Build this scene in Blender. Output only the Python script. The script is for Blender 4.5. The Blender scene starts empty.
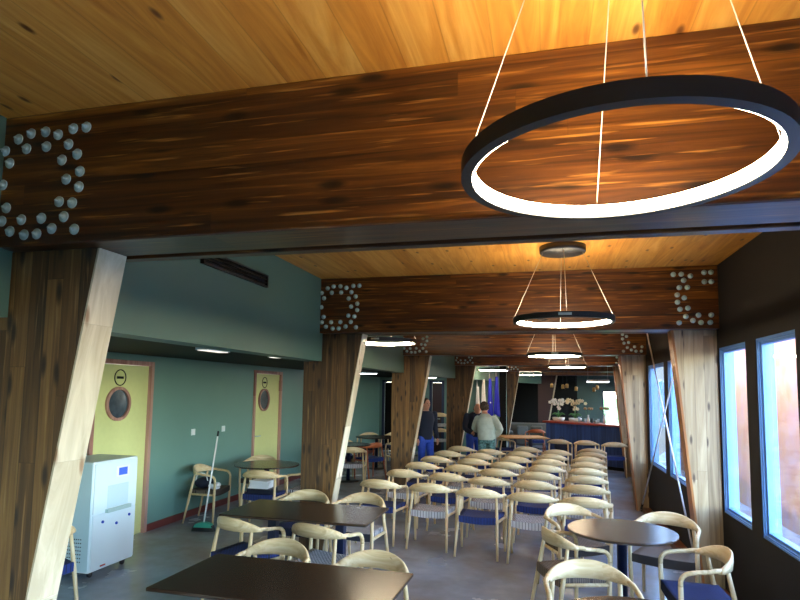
import bpy, math, random
from mathutils import Vector, Matrix
random.seed(7)
S = bpy.context.scene
COL = S.collection
PI = math.pi

# ------------------------------------------------------------------ materials
def new_mat(name):
    m = bpy.data.materials.new(name); m.use_nodes = True
    nt = m.node_tree; b = nt.nodes.get('Principled BSDF')
    return m, nt, b
def srgb(r, g, b):
    f = lambda c: (c/255/12.92) if c/255 <= .04045 else ((c/255+.055)/1.055)**2.4
    return (f(r), f(g), f(b), 1)
def N(nt, t, **kw):
    n = nt.nodes.new(t)
    for k, v in kw.items(): setattr(n, k, v)
    return n
def ramp(nt, fac, stops):
    r = N(nt, 'ShaderNodeValToRGB')
    while len(r.color_ramp.elements) < len(stops): r.color_ramp.elements.new(.5)
    for e, (p, c) in zip(r.color_ramp.elements, stops): e.position = p; e.color = c
    nt.links.new(fac, r.inputs['Fac']); return r
def math_n(nt, op, a, b=None):
    n = N(nt, 'ShaderNodeMath', operation=op)
    for i, v in enumerate((a, b)):
        if v is None: continue
        if isinstance(v, (int, float)): n.inputs[i].default_value = v
        else: nt.links.new(v, n.inputs[i])
    return n.outputs[0]
def mixc(nt, fac, a, b, mode='MIX'):
    n = N(nt, 'ShaderNodeMix', data_type='RGBA', blend_type=mode)
    for sock, v in ((n.inputs[0], fac), (n.inputs[6], a), (n.inputs[7], b)):
        if isinstance(v, (int, float)): sock.default_value = v
        elif isinstance(v, tuple): sock.default_value = v
        else: nt.links.new(v, sock)
    return n.outputs[2]
def plain(name, col, rough=.5, metal=0, noise=.0, spec=.5, bump=0, scale=20):
    m, nt, b = new_mat(name)
    b.inputs['Base Color'].default_value = col
    b.inputs['Roughness'].default_value = rough; b.inputs['Metallic'].default_value = metal
    b.inputs['Specular IOR Level'].default_value = spec
    if noise or bump:
        tc = N(nt, 'ShaderNodeTexCoord'); no = N(nt, 'ShaderNodeTexNoise')
        no.inputs['Scale'].default_value = scale; no.inputs['Detail'].default_value = 4
        nt.links.new(tc.outputs['Object'], no.inputs['Vector'])
        d = tuple(c*(1-noise) for c in col[:3])+(1,); l = tuple(min(1, c*(1+noise)) for c in col[:3])+(1,)
        r = ramp(nt, no.outputs['Fac'], [(.3, d), (.7, l)]); nt.links.new(r.outputs['Color'], b.inputs['Base Color'])
        if bump:
            bp = N(nt, 'ShaderNodeBump'); bp.inputs['Strength'].default_value = bump; bp.inputs['Distance'].default_value = .01
            nt.links.new(no.outputs['Fac'], bp.inputs['Height']); nt.links.new(bp.outputs[0], b.inputs['Normal'])
    return m
def wood(name, along, across, w, cols, grain=14, knots=.12, kscale=(1.3, 6), rough=.45, seam=.5, var=.35, streak=None, length=2.2, bump=.15, spec=.5, kfrac=.5, dist=.9):
    """boards running along one axis, stacked across another; cols = dark, mid, light, knot"""
    m, nt, b = new_mat(name)
    tc = N(nt, 'ShaderNodeTexCoord'); sp = N(nt, 'ShaderNodeSeparateXYZ'); nt.links.new(tc.outputs['Object'], sp.inputs[0])
    oi = N(nt, 'ShaderNodeObjectInfo')
    A = sp.outputs[along]; B = sp.outputs[across]; Cx = sp.outputs[3-along-across]
    bi = math_n(nt, 'DIVIDE', B, w); idx = math_n(nt, 'FLOOR', bi); fr = math_n(nt, 'FRACT', bi)
    wn0 = N(nt, 'ShaderNodeTexWhiteNoise', noise_dimensions='2D'); cv0 = N(nt, 'ShaderNodeCombineXYZ')
    nt.links.new(idx, cv0.inputs[0]); nt.links.new(oi.outputs['Random'], cv0.inputs[1]); nt.links.new(cv0.outputs[0], wn0.inputs['Vector'])
    off = math_n(nt, 'MULTIPLY', wn0.outputs['Value'], 17.)
    A2 = math_n(nt, 'ADD', A, off)
    li = math_n(nt, 'DIVIDE', A2, length); lidx = math_n(nt, 'FLOOR', li); lfr = math_n(nt, 'FRACT', li)
    wn = N(nt, 'ShaderNodeTexWhiteNoise', noise_dimensions='3D'); cv = N(nt, 'ShaderNodeCombineXYZ')
    nt.links.new(idx, cv.inputs[0]); nt.links.new(lidx, cv.inputs[1]); nt.links.new(oi.outputs['Random'], cv.inputs[2]); nt.links.new(cv.outputs[0], wn.inputs['Vector'])
    # grain
    gv = N(nt, 'ShaderNodeCombineXYZ')
    nt.links.new(math_n(nt, 'ADD', math_n(nt, 'MULTIPLY', A2, .9), math_n(nt, 'MULTIPLY', wn.outputs['Value'], 9)), gv.inputs[0])
    nt.links.new(math_n(nt, 'MULTIPLY', B, grain), gv.inputs[1]); nt.links.new(math_n(nt, 'MULTIPLY', Cx, grain), gv.inputs[2])
    # knots
    kv = N(nt, 'ShaderNodeCombineXYZ'); nt.links.new(math_n(nt, 'MULTIPLY', A2, kscale[0]), kv.inputs[0]); nt.links.new(math_n(nt, 'MULTIPLY', math_n(nt, 'ADD', B, Cx), kscale[1]), kv.inputs[1])
    vo = N(nt, 'ShaderNodeTexVoronoi', voronoi_dimensions='2D'); vo.inputs['Scale'].default_value = 1; vo.inputs['Randomness'].default_value = 1
    nt.links.new(kv.outputs[0], vo.inputs['Vector'])
    kn = ramp(nt, vo.outputs['Distance'], [(0, (1, 1, 1, 1)), (knots*.45, (.85, .85, .85, 1)), (knots, (0, 0, 0, 1))]) 
    vs = N(nt, 'ShaderNodeSeparateColor'); nt.links.new(vo.outputs['Color'], vs.inputs[0])
    knf = math_n(nt, 'MULTIPLY', kn.outputs['Color'], math_n(nt, 'GREATER_THAN', vs.outputs[0], kfrac))
    n1 = N(nt, 'ShaderNodeTexNoise'); n1.inputs['Scale'].default_value = 1; n1.inputs['Detail'].default_value = 5; n1.inputs['Roughness'].default_value = .6; n1.inputs['Distortion'].default_value = dist
    nt.links.new(gv.outputs[0], n1.inputs['Vector'])
    g = math_n(nt, 'ADD', math_n(nt, 'MULTIPLY', n1.outputs['Fac'], 1.0), math_n(nt, 'MULTIPLY', math_n(nt, 'SUBTRACT', wn.outputs['Value'], .5), var))
    rp = ramp(nt, g, [(.28, cols[0]), (.5, cols[1]), (.72, cols[2])])
    c = rp.outputs['Color']
    if streak:
        n2 = N(nt, 'ShaderNodeTexNoise'); n2.inputs['Scale'].default_value = 1.7; n2.inputs['Detail'].default_value = 3
        gv2 = N(nt, 'ShaderNodeCombineXYZ'); nt.links.new(math_n(nt, 'MULTIPLY', A2, 1.4), gv2.inputs[0]); nt.links.new(math_n(nt, 'MULTIPLY', B, 30), gv2.inputs[1]); nt.links.new(math_n(nt, 'MULTIPLY', Cx, 30), gv2.inputs[2])
        nt.links.new(gv2.outputs[0], n2.inputs['Vector'])
        sr = ramp(nt, n2.outputs['Fac'], [(.6, (0, 0, 0, 1)), (.74, (1, 1, 1, 1))])
        c = mixc(nt, math_n(nt, 'MULTIPLY', sr.outputs['Color'], streak[0]), c, streak[1])
    c = mixc(nt, knf, c, cols[3])
    sm = math_n(nt, 'LESS_THAN', math_n(nt, 'MINIMUM', fr, math_n(nt, 'SUBTRACT', 1, fr)), .0022/w)
    se = math_n(nt, 'LESS_THAN', lfr, .0022/length)
    c = mixc(nt, math_n(nt, 'MULTIPLY', math_n(nt, 'MAXIMUM', sm, se), seam), c, tuple(x*.35 for x in cols[0][:3])+(1,))
    nt.links.new(c, b.inputs['Base Color'])
    b.inputs['Roughness'].default_value = rough; b.inputs['Specular IOR Level'].default_value = spec
    bp = N(nt, 'ShaderNodeBump'); bp.inputs['Strength'].default_value = bump; bp.inputs['Distance'].default_value = .004
    nt.links.new(n1.outputs['Fac'], bp.inputs['Height']); nt.links.new(bp.outputs[0], b.inputs['Normal'])
    return m
def emis(name, col, strength):
    m, nt, b = new_mat(name)
    b.inputs['Base Color'].default_value = col; b.inputs['Emission Color'].default_value = col; b.inputs['Emission Strength'].default_value = strength
    return m

X, Y, Z = 0, 1, 2
BEAMC = (srgb(48, 24, 8), srgb(86, 47, 14), srgb(134, 82, 27), srgb(24, 11, 5))
M_beam = wood('stained beam timber', X, Z, .095, BEAMC, grain=24, knots=.2, kscale=(2.6, 9), rough=.33, var=.2, streak=(.7, srgb(196, 136, 60)), length=3.1, bump=.3, seam=.3)
COLC = (srgb(58, 39, 18), srgb(92, 64, 32), srgb(126, 94, 50), srgb(36, 21, 11))
M_colf = wood('stained column timber', Z, X, .09, COLC, grain=24, knots=.22, kscale=(3.0, 10), rough=.5, var=.3, kfrac=.4, streak=(.5, srgb(172, 138, 88)), length=1.9, bump=.3)
PALE = (srgb(176, 162, 136), srgb(202, 190, 166), srgb(220, 210, 188), srgb(140, 108, 80))
M_pale = wood('planed pale timber', Z, X, .4, PALE, grain=9, knots=.09, kscale=(1.6, 5), rough=.55, var=.3, length=.62, bump=.1, seam=.35)
RCOL_LIT = (srgb(120, 98, 70), srgb(152, 128, 96), srgb(178, 156, 122), srgb(70, 50, 36))  # column tones lightened on the right: window light painted into the timber
M_colr_lit = wood('column timber painted window-lit', Z, X, .09, RCOL_LIT, grain=12, knots=.13, kscale=(2.2, 8), rough=.5, var=.3, length=2, bump=.15)
M_edge = wood('orange brown column edge', Z, Y, .3, (srgb(116, 66, 30), srgb(150, 92, 46), srgb(176, 116, 62), srgb(80, 40, 20)), knots=.1, rough=.4, length=3)
M_ceil = wood('pine ceiling boards', Y, X, .165, (srgb(192, 120, 42), srgb(218, 150, 60), srgb(236, 178, 86), srgb(104, 56, 24)), grain=11, knots=.1, kscale=(2.4, 6.0), rough=.42, var=.16, length=3.9, bump=.06, seam=.28, kfrac=.55, dist=1.6)
M_ash = wood('ash chair wood', X, Y, .5, (srgb(190, 160, 112), srgb(214, 188, 142), srgb(230, 210, 170), srgb(180, 148, 104)), grain=26, knots=.02, rough=.42, var=.1, length=5, bump=.05, seam=0)
M_ashleg = wood('ash leg wood', Z, X, .5, (srgb(190, 160, 112), srgb(214, 188, 142), srgb(230, 210, 170), srgb(180, 148, 104)), grain=26, knots=.02, rough=.42, var=.1, length=5, bump=.05, seam=0)
M_orange = wood('orange chair wood', X, Y, .5, (srgb(140, 66, 30), srgb(176, 90, 44), srgb(196, 112, 60), srgb(120, 60, 30)), rough=.4, length=4, seam=0)
M_tabwood = wood('light oak tabletop', X, Y, .2, (srgb(176, 130, 78), srgb(202, 158, 100), srgb(220, 180, 124), srgb(120, 84, 50)), rough=.4, length=4)
M_floorstrip = wood('brown floor timber', Y, X, .3, (srgb(84, 46, 22), srgb(118, 68, 34), srgb(142, 88, 46), srgb(60, 30, 14)), rough=.4, length=4)

def seat_mat(name, c1, c2):
    m, nt, b = new_mat(name)
    tc = N(nt, 'ShaderNodeTexCoord'); mp = N(nt, 'ShaderNodeMapping'); nt.links.new(tc.outputs['Object'], mp.inputs[0])
    mp.inputs['Location'].default_value = (.003, .003, .003)
    br = N(nt, 'ShaderNodeTexBrick'); nt.links.new(mp.outputs[0], br.inputs['Vector'])
    br.inputs['Scale'].default_value = 1; br.inputs['Brick Width'].default_value = .034; br.inputs['Row Height'].default_value = .017
    br.inputs['Mortar Size'].default_value = .0035; br.inputs['Mortar Smooth'].default_value = .3
    br.inputs['Color1'].default_value = c1; br.inputs['Color2'].default_value = tuple(x*.85 for x in c1[:3])+(1,); br.inputs['Mortar'].default_value = c2
    nt.links.new(br.outputs['Color'], b.inputs['Base Color']); b.inputs['Roughness'].default_value = .85
    bp = N(nt, 'ShaderNodeBump'); bp.inputs['Strength'].default_value = .7; bp.inputs['Distance'].default_value = .004; bp.invert = True
    nt.links.new(br.outputs['Fac'], bp.inputs['Height']); nt.links.new(bp.outputs[0], b.inputs['Normal'])
    return m
M_seat_blue = seat_mat('navy woven cord', srgb(30, 50, 112), srgb(10, 16, 44))
M_seat_grey = seat_mat('grey white woven cord', srgb(196, 192, 190), srgb(62, 62, 72))
M_seat_brown = seat_mat('taupe woven cord', srgb(122, 106, 92), srgb(62, 54, 50))

M_green = plain('green wall paint with painted shade', srgb(76, 106, 94), .5, noise=.04, scale=1.5)  # upper wall tone: wall green darkened so its shade is painted in
M_teal = plain('teal wall paint', srgb(104, 142, 132), .5, noise=.04, scale=1.5)
M_greend = plain('dark green wall paint', srgb(52, 74, 68), .6, noise=.05, scale=2)
M_char = plain('charcoal wall paint', srgb(26, 22, 19), .75, noise=.1, scale=2, spec=.3)
M_black = plain('black paint', srgb(12, 12, 12), .7, spec=.2)
M_dkceil = plain('black corridor ceiling', srgb(17, 18, 18), .7, spec=.2)
M_redbase = plain('dark red baseboard', srgb(104, 46, 40), .5)
M_doorleaf = plain('yellow green door lacquer', srgb(208, 214, 146), .5, noise=.02)
M_salmon = wood('salmon door frame', Z, Y, .3, (srgb(132, 88, 78), srgb(158, 112, 100), srgb(184, 144, 130), srgb(120, 70, 60)), knots=.02, length=3, seam=0)
M_glassdark = plain('dark porthole glass', srgb(60, 74, 84), .08, noise=.5, scale=6)
M_frameblue = plain('pale blue window frame', srgb(88, 132, 186), .45)
M_steel = plain('galvanised steel', srgb(168, 192, 186), .3, metal=.1)
M_rod = plain('steel rod', srgb(225, 225, 225), .35, metal=.3)
M_blackmetal = plain('black powder coat', srgb(22, 24, 26), .42)
M_wire = plain('thin steel wire', srgb(220, 210, 190), .4, metal=.3)
M_led = emis('ring light diffuser', (1, .82, .56, 1), 38)
M_ledpanel = emis('cool ceiling panel', (.95, .97, 1, 1), 9)
M_led_off = emis('ceiling lamp glow', (1, .93, .82, 1), .4)
M_tablebase = plain('dark blue table column', srgb(20, 30, 60), .35)
M_white = plain('white enamel', srgb(212, 226, 230), .35)
M_whiteside = plain('pale blue grey enamel', srgb(190, 212, 218), .4)
M_screen = emis('blue display', srgb(40, 70, 210), .6)
M_turq = plain('turquoise plastic', srgb(60, 170, 150), .45)
M_dkplastic = plain('dark plastic', srgb(24, 28, 34), .4)
M_paper = plain('white paper', srgb(225, 228, 232), .7)
M_cloth_navy = plain('navy fabric', srgb(22, 28, 48), .9, bump=.3, scale=60)
M_barblue = wood('blue bar boards', Z, X, .14, (srgb(28, 46, 92), srgb(40, 64, 120), srgb(56, 84, 144), srgb(20, 34, 72)), knots=.06, rough=.45, length=3)
M_barred = plain('red brown bar top', srgb(150, 52, 34), .3, noise=.1)
M_sofa = plain('grey sofa fabric', srgb(92, 98, 98), .95, bump=.2, scale=50)
M_skin = plain('skin', srgb(206, 150, 126), .55)
M_navyjk = plain('navy jacket cloth', srgb(24, 32, 54), .85, bump=.2, scale=30)
M_jeans = plain('blue jeans', srgb(38, 72, 170), .8, noise=.15, scale=12)
M_greyjk = plain('pale grey green fleece', srgb(184, 196, 186), .9, noise=.1, bump=.4, scale=14)
M_camo = plain('mottled blue green trousers', srgb(90, 130, 130), .85, noise=.7, scale=26)
M_hairdk = plain('dark hair', srgb(34, 28, 26), .7, bump=.6, scale=40)
M_hairbr = plain('curly brown grey hair', srgb(74, 64, 54), .8, noise=.5, bump=1, scale=60)
M_shoe = plain('dark shoes', srgb(26, 24, 24), .5)
M_eye = plain('eye', srgb(30, 24, 20), .2)
M_flagw = plain('white flag cloth', srgb(222, 226, 230), .8)
M_flagb = plain('blue flag cloth', srgb(34, 44, 190), .75)
M_yellow = plain('yellow emblem', srgb(220, 200, 90), .6)
M_gold = plain('brass lamp shade', srgb(196, 160, 96), .35, metal=.5)
M_leaf = plain('green leaf', srgb(56, 110, 50), .5)
M_petal = plain('white petal', srgb(240, 236, 232), .6)
M_petalc = plain('cream petal', srgb(240, 222, 188), .6)
M_petalb = plain('brown dried flower', srgb(160, 124, 84), .8)
M_pot = plain('white ceramic', srgb(232, 234, 234), .25)
M_redpl = plain('red plastic', srgb(170, 40, 30), .4)
M_reddoor = plain('dark maroon door', srgb(52, 26, 26), .5)
M_bluedk = plain('dark blue door frame', srgb(24, 44, 74), .5)

def table_mat():
    m, nt, b = new_mat('dark brown laminate')
    b.inputs['Base Color'].default_value = srgb(52, 37, 27); b.inputs['Roughness'].default_value = .24; b.inputs['Specular IOR Level'].default_value = .75
    return m
M_table = table_mat()
def floor_mat():
    m, nt, b = new_mat('polished concrete')
    tc = N(nt, 'ShaderNodeTexCoord'); n1 = N(nt, 'ShaderNodeTexNoise'); n1.inputs['Scale'].default_value = 1.3; n1.inputs['Detail'].default_value = 5; n1.inputs['Roughness'].default_value = .5
    n2 = N(nt, 'ShaderNodeTexNoise'); n2.inputs['Scale'].default_value = 9; n2.inputs['Detail'].default_value = 5
    nt.links.new(tc.outputs['Object'], n1.inputs['Vector']); nt.links.new(tc.outputs['Object'], n2.inputs['Vector'])
    r1 = ramp(nt, n1.outputs['Fac'], [(.2, srgb(128, 128, 130)), (.5, srgb(148, 158, 172)), (.8, srgb(164, 178, 196))])
    r2 = ramp(nt, n2.outputs['Fac'], [(.3, (.86, .86, .86, 1)), (.7, (1, 1, 1, 1))])
    n3 = N(nt, 'ShaderNodeTexNoise'); n3.inputs['Scale'].default_value = .55; n3.inputs['Detail'].default_value = 6; nt.links.new(tc.outputs['Object'], n3.inputs['Vector'])
    r3 = ramp(nt, n3.outputs['Fac'], [(.42, (0, 0, 0, 1)), (.62, (1, 1, 1, 1))])
    cc_ = mixc(nt, math_n(nt, 'MULTIPLY', r3.outputs['Color'], .7), r1.outputs['Color'], srgb(128, 108, 88))
    nt.links.new(mixc(nt, 1.0, cc_, r2.outputs['Color'], 'MULTIPLY'), b.inputs['Base Color'])
    rr = ramp(nt, n1.outputs['Fac'], [(.2, (.2, .2, .2, 1)), (.8, (.3, .3, .3, 1))]); nt.links.new(rr.outputs['Color'], b.inputs['Roughness'])
    b.inputs['Specular IOR Level'].default_value = .6
    return m
M_floor = floor_mat()
def glass_mat():
    m, nt, b = new_mat('dusty window glass')
    nt.nodes.remove(b); out = nt.nodes['Material Output']
    tr = N(nt, 'ShaderNodeBsdfTransparent'); tr.inputs[0].default_value = (.93, .95, .96, 1)
    gl = N(nt, 'ShaderNodeBsdfGlossy'); gl.inputs['Roughness'].default_value = .04
    df = N(nt, 'ShaderNodeBsdfTranslucent'); df.inputs[0].default_value = (.8, .82, .86, 1)
    fr = N(nt, 'ShaderNodeLayerWeight'); fr.inputs[0].default_value = .5; frv = math_n(nt, 'ADD', math_n(nt, 'MULTIPLY', math_n(nt, 'POWER', fr.outputs['Facing'], 5), .3), .03)
    tc = N(nt, 'ShaderNodeTexCoord'); n1 = N(nt, 'ShaderNodeTexNoise'); n1.inputs['Scale'].default_value = 7; n1.inputs['Detail'].default_value = 8; n1.inputs['Roughness'].default_value = .75; n1.inputs['Distortion'].default_value = 1.2
    nt.links.new(tc.outputs['Object'], n1.inputs['Vector'])
    r = ramp(nt, n1.outputs['Fac'], [(.45, (.004, .004, .004, 1)), (.75, (.035, .035, .035, 1))])
    m1 = N(nt, 'ShaderNodeMixShader'); nt.links.new(frv, m1.inputs[0]); nt.links.new(tr.outputs[0], m1.inputs[1]); nt.links.new(gl.outputs[0], m1.inputs[2])
    m2 = N(nt, 'ShaderNodeMixShader'); nt.links.new(r.outputs['Color'], m2.inputs[0]); nt.links.new(m1.outputs[0], m2.inputs[1]); nt.links.new(df.outputs[0], m2.inputs[2])
    nt.links.new(m2.outputs[0], out.inputs[0]); return m
M_glass = glass_mat()
def rust_mat():
    m, nt, b = new_mat('weathered pink and orange render')
    tc = N(nt, 'ShaderNodeTexCoord'); n1 = N(nt, 'ShaderNodeTexNoise'); n1.inputs['Scale'].default_value = .9; n1.inputs['Detail'].default_value = 8; n1.inputs['Roughness'].default_value = .65
    nt.links.new(tc.outputs['Object'], n1.inputs['Vector'])
    r = ramp(nt, n1.outputs['Fac'], [(.3, srgb(146, 136, 164)), (.45, srgb(180, 130, 118)), (.57, srgb(188, 132, 88)), (.72, srgb(170, 88, 60))])
    nt.links.new(r.outputs['Color'], b.inputs['Base Color']); b.inputs['Roughness'].default_value = .9
    return m
M_rust = rust_mat()
M_ground = plain('green grey grass and gravel', srgb(108, 112, 98), .95, noise=.15, scale=3)
M_hedge = plain('hedge foliage', srgb(120, 150, 90), .9, noise=.4, bump=1, scale=9)

# ------------------------------------------------------------------ mesh building
class MB:
    def __init__(s): s.v = []; s.f = []; s.sm = []
    def add(s, v, f, smooth=False):
        o = len(s.v); s.v += [tuple(p) for p in v]; s.f += [tuple(i+o for i in q) for q in f]; s.sm += [smooth]*len(f); return s
    def box(s, x0, x1, y0, y1, z0, z1, M=None):
        v = [(x, y, z) for z in (z0, z1) for y in (y0, y1) for x in (x0, x1)]
        if M is not None: v = [M @ Vector(p) for p in v]
        return s.add(v, [(0, 2, 3, 1), (4, 5, 7, 6), (0, 1, 5, 4), (2, 6, 7, 3), (0, 4, 6, 2), (1, 3, 7, 5)])
    def prism(s, poly, axis, a, b, M=None):
        """poly = 2D points (other two axes in order), extruded along axis from a to b"""
        def mk(p, t):
            q = list(p); q.insert(axis, t); return Vector(q)
        n = len(poly); v = [mk(p, a) for p in poly]+[mk(p, b) for p in poly]
        if M is not None: v = [M @ p for p in v]
        return s.add(v, [tuple(range(n))[::-1], tuple(range(n, 2*n))]+[(i, (i+1) % n, (i+1) % n+n, i+n) for i in range(n)])
    def tube(s, pts, r, n=10, sub=1, flat=1.0, caps=True):
        P = [Vector(p) for p in pts]; R = r if isinstance(r, (list, tuple)) else [r]*len(P)
        if sub > 1:
            Q = []; RR = []
            for i in range(len(P)-1):
                p0 = P[max(i-1, 0)]; p1 = P[i]; p2 = P[i+1]; p3 = P[min(i+2, len(P)-1)]
                for k in range(sub):
                    t = k/sub
                    Q.append(.5*((2*p1)+(-p0+p2)*t+(2*p0-5*p1+4*p2-p3)*t*t+(-p0+3*p1-3*p2+p3)*t**3)); RR.append(R[i]*(1-t)+R[i+1]*t)
            Q.append(P[-1]); RR.append(R[-1]); P, R = Q, RR
        v = []; up = None
        for i, p in enumerate(P):
            t = (P[min(i+1, len(P)-1)]-P[max(i-1, 0)]).normalized()
            if up is None:
                up = Vector((0, 0, 1)) if abs(t.z) < .8 else Vector((0, 1, 0))
            a = t.cross(up).normalized(); up = a.cross(t).normalized()
            for k in range(n):
                w = 2*PI*k/n; v.append(p+a*math.cos(w)*R[i]+up*math.sin(w)*R[i]*flat)
        f = [(i*n+k, i*n+(k+1) % n, (i+1)*n+(k+1) % n, (i+1)*n+k) for i in range(len(P)-1) for k in range(n)]
        s.add(v, f, True)
        if caps:
            o = len(s.v)-len(v); s.f += [tuple(o+k for k in range(n))[::-1], tuple(o+(len(P)-1)*n+k for k in range(n))]; s.sm += [False, False]
        return s
    def loft(s, rings, smooth=True, closed=True, caps=True):
        n = len(rings[0]); v = [p for r in rings for p in r]
        f = []
        for i in range(len(rings)-1):
            for k in range(n if closed else n-1): f.append((i*n+k, i*n+(k+1) % n, (i+1)*n+(k+1) % n, (i+1)*n+k))
        s.add(v, f, smooth)
        if caps:
            o = len(s.v)-len(v); s.f += [tuple(o+k for k in range(n))[::-1], tuple(o+(len(rings)-1)*n+k for k in range(n))]; s.sm += [False]*2
        return s
    def lathe(s, prof, n=32, c=(0, 0, 0), smooth=True, sx=1, sy=1):
        """prof: (r,z) list bottom to top (closed at the ends)"""
        rings = [[(c[0]+r*sx*math.cos(2*PI*k/n), c[1]+r*sy*math.sin(2*PI*k/n), c[2]+z) for k in range(n)] for r, z in prof]
        return s.loft(rings, smooth)
    def ball(s, c, rx, ry=None, rz=None, n=16, m=10):
        ry = ry or rx; rz = rz or rx
        rings = []
        for i in range(m+1):
            a = -PI/2+PI*i/m; q = max(math.cos(a), .02)
            rings.append([(c[0]+rx*q*math.cos(2*PI*k/n), c[1]+ry*q*math.sin(2*PI*k/n), c[2]+rz*math.sin(a)) for k in range(n)])
        return s.loft(rings)
    def ring(s, r0, r1, z0, z1, n=72, c=(0, 0, 0)):
        pr = [(r0, z0), (r1, z0), (r1, z1), (r0, z1)]
        for a in range(4):
            p, q = pr[a], pr[(a+1) % 4]
            v = [(c[0]+p[0]*math.cos(2*PI*k/n), c[1]+p[0]*math.sin(2*PI*k/n), c[2]+p[1]) for k in range(n)]+[(c[0]+q[0]*math.cos(2*PI*k/n), c[1]+q[0]*math.sin(2*PI*k/n), c[2]+q[1]) for k in range(n)]
            s.add(v, [(k, (k+1) % n, (k+1) % n+n, k+n) for k in range(n)], p[0] == q[0])
        return s
    def build(s, name, mat, parent=None, loc=None, bevel=0, rotz=0):
        me = bpy.data.meshes.new(name); me.from_pydata(s.v, [], s.f)
        me.polygons.foreach_set('use_smooth', s.sm); me.materials.append(mat); me.update()
        import bmesh
        b = bmesh.new(); b.from_mesh(me); bmesh.ops.recalc_face_normals(b, faces=b.faces); b.to_mesh(me); b.free()
        o = bpy.data.objects.new(name, me); COL.objects.link(o)
        if parent: o.parent = parent
        if loc: o.location = loc
        if rotz: o.rotation_euler.z = rotz
        if bevel:
            md = o.modifiers.new('bevel', 'BEVEL'); md.width = bevel; md.segments = 2; md.limit_method = 'ANGLE'; md.angle_limit = .6
        return o
def tag(o, label=None, cat=None, group=None, kind=None):
    if label: o['label'] = label
    if cat: o['category'] = cat
    if group: o['group'] = group
    if kind: o['kind'] = kind
    return o
def thing(name, label, cat, loc=(0, 0, 0), rotz=0, group=None, kind=None):
    o = bpy.data.objects.new(name, None); COL.objects.link(o); o.empty_display_size = .1
    o.location = loc; o.rotation_euler = (0, 0, rotz)
    return tag(o, label, cat, group, kind)
def struct(o): o['kind'] = 'structure'; return o
def dup(root, loc, rotz, label, group=None):
    def cp(o, par):
        c = o.copy(); COL.objects.link(c)
        if par: c.parent = par
        for ch in o.children: cp(ch, c)
        return c
    r = cp(root, None); r.location = loc; r.rotation_euler = (0, 0, rotz); r['label'] = label
    if group: r['group'] = group
    return r

# ------------------------------------------------------------------ room constants
FY = [2.02, 5.90, 9.80, 13.70, 17.60, 21.50]      # front face of each timber frame
OFF = [0, 0, 0, .35, 1.25, 2.45]                   # the far bays swing to the right
XL, XR, XW = -2.40, 1.62, -4.95
ZB, ZC, ZS, ZK = 2.47, 3.08, 2.16, 2.25
FWD = -4.0

# floor, ceilings
struct(MB().box(-5.2, 6.5, FWD-.2, 24.5, -.2, 0).build('floor', M_floor))
cp = [(XL-.25, FWD), (XR+.35, FWD), (XR+.35, 9.9), (XR+.7, 13.8), (XR+1.7, 17.7), (XR+2.9, 21.6), (XR+3.9, 24), (-3, 24), (-3, 17.1), (XL+.86, 17.1), (XL+.1, 13.8), (XL-.25, 9.9)]
struct(MB().prism(cp, 2, ZC, ZC+.2).build('ceiling', M_ceil))
cc = [(-5.15, FWD), (XL-.2, FWD), (XL-.2, 9.9), (XL+.12, 13.8), (XL+1.02, 17.2), (-5.15, 17.2)]
struct(MB().prism(cc, 2, ZK, ZK+.2).build('ceiling', M_dkceil))

def wall_run(mb, p0, p1, z0, z1, th, opens=()):
    """wall from p0 to p1 (plan), thickness to the right-hand side of travel; opens = (s0,s1,z0,z1) along the run"""
    d = Vector((p1[0]-p0[0], p1[1]-p0[1], 0)); L = d.length; d.normalize(); n = Vector((d.y, -d.x, 0))
    M = Matrix((( d.x, n.x, 0, p0[0]), (d.y, n.y, 0, p0[1]), (0, 0, 1, 0), (0, 0, 0, 1)))
    s = 0
    for a, b, za, zb in sorted(opens):
        if a > s: mb.box(s, a, 0, th, z0, z1, M)
        mb.box(a, b, 0, th, z0, za, M); mb.box(a, b, 0, th, zb, z1, M); s = b
    if s < L: mb.box(s, L, 0, th, z0, z1, M)
    return M
WZ0, WZ1 = .77, 2.29
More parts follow.
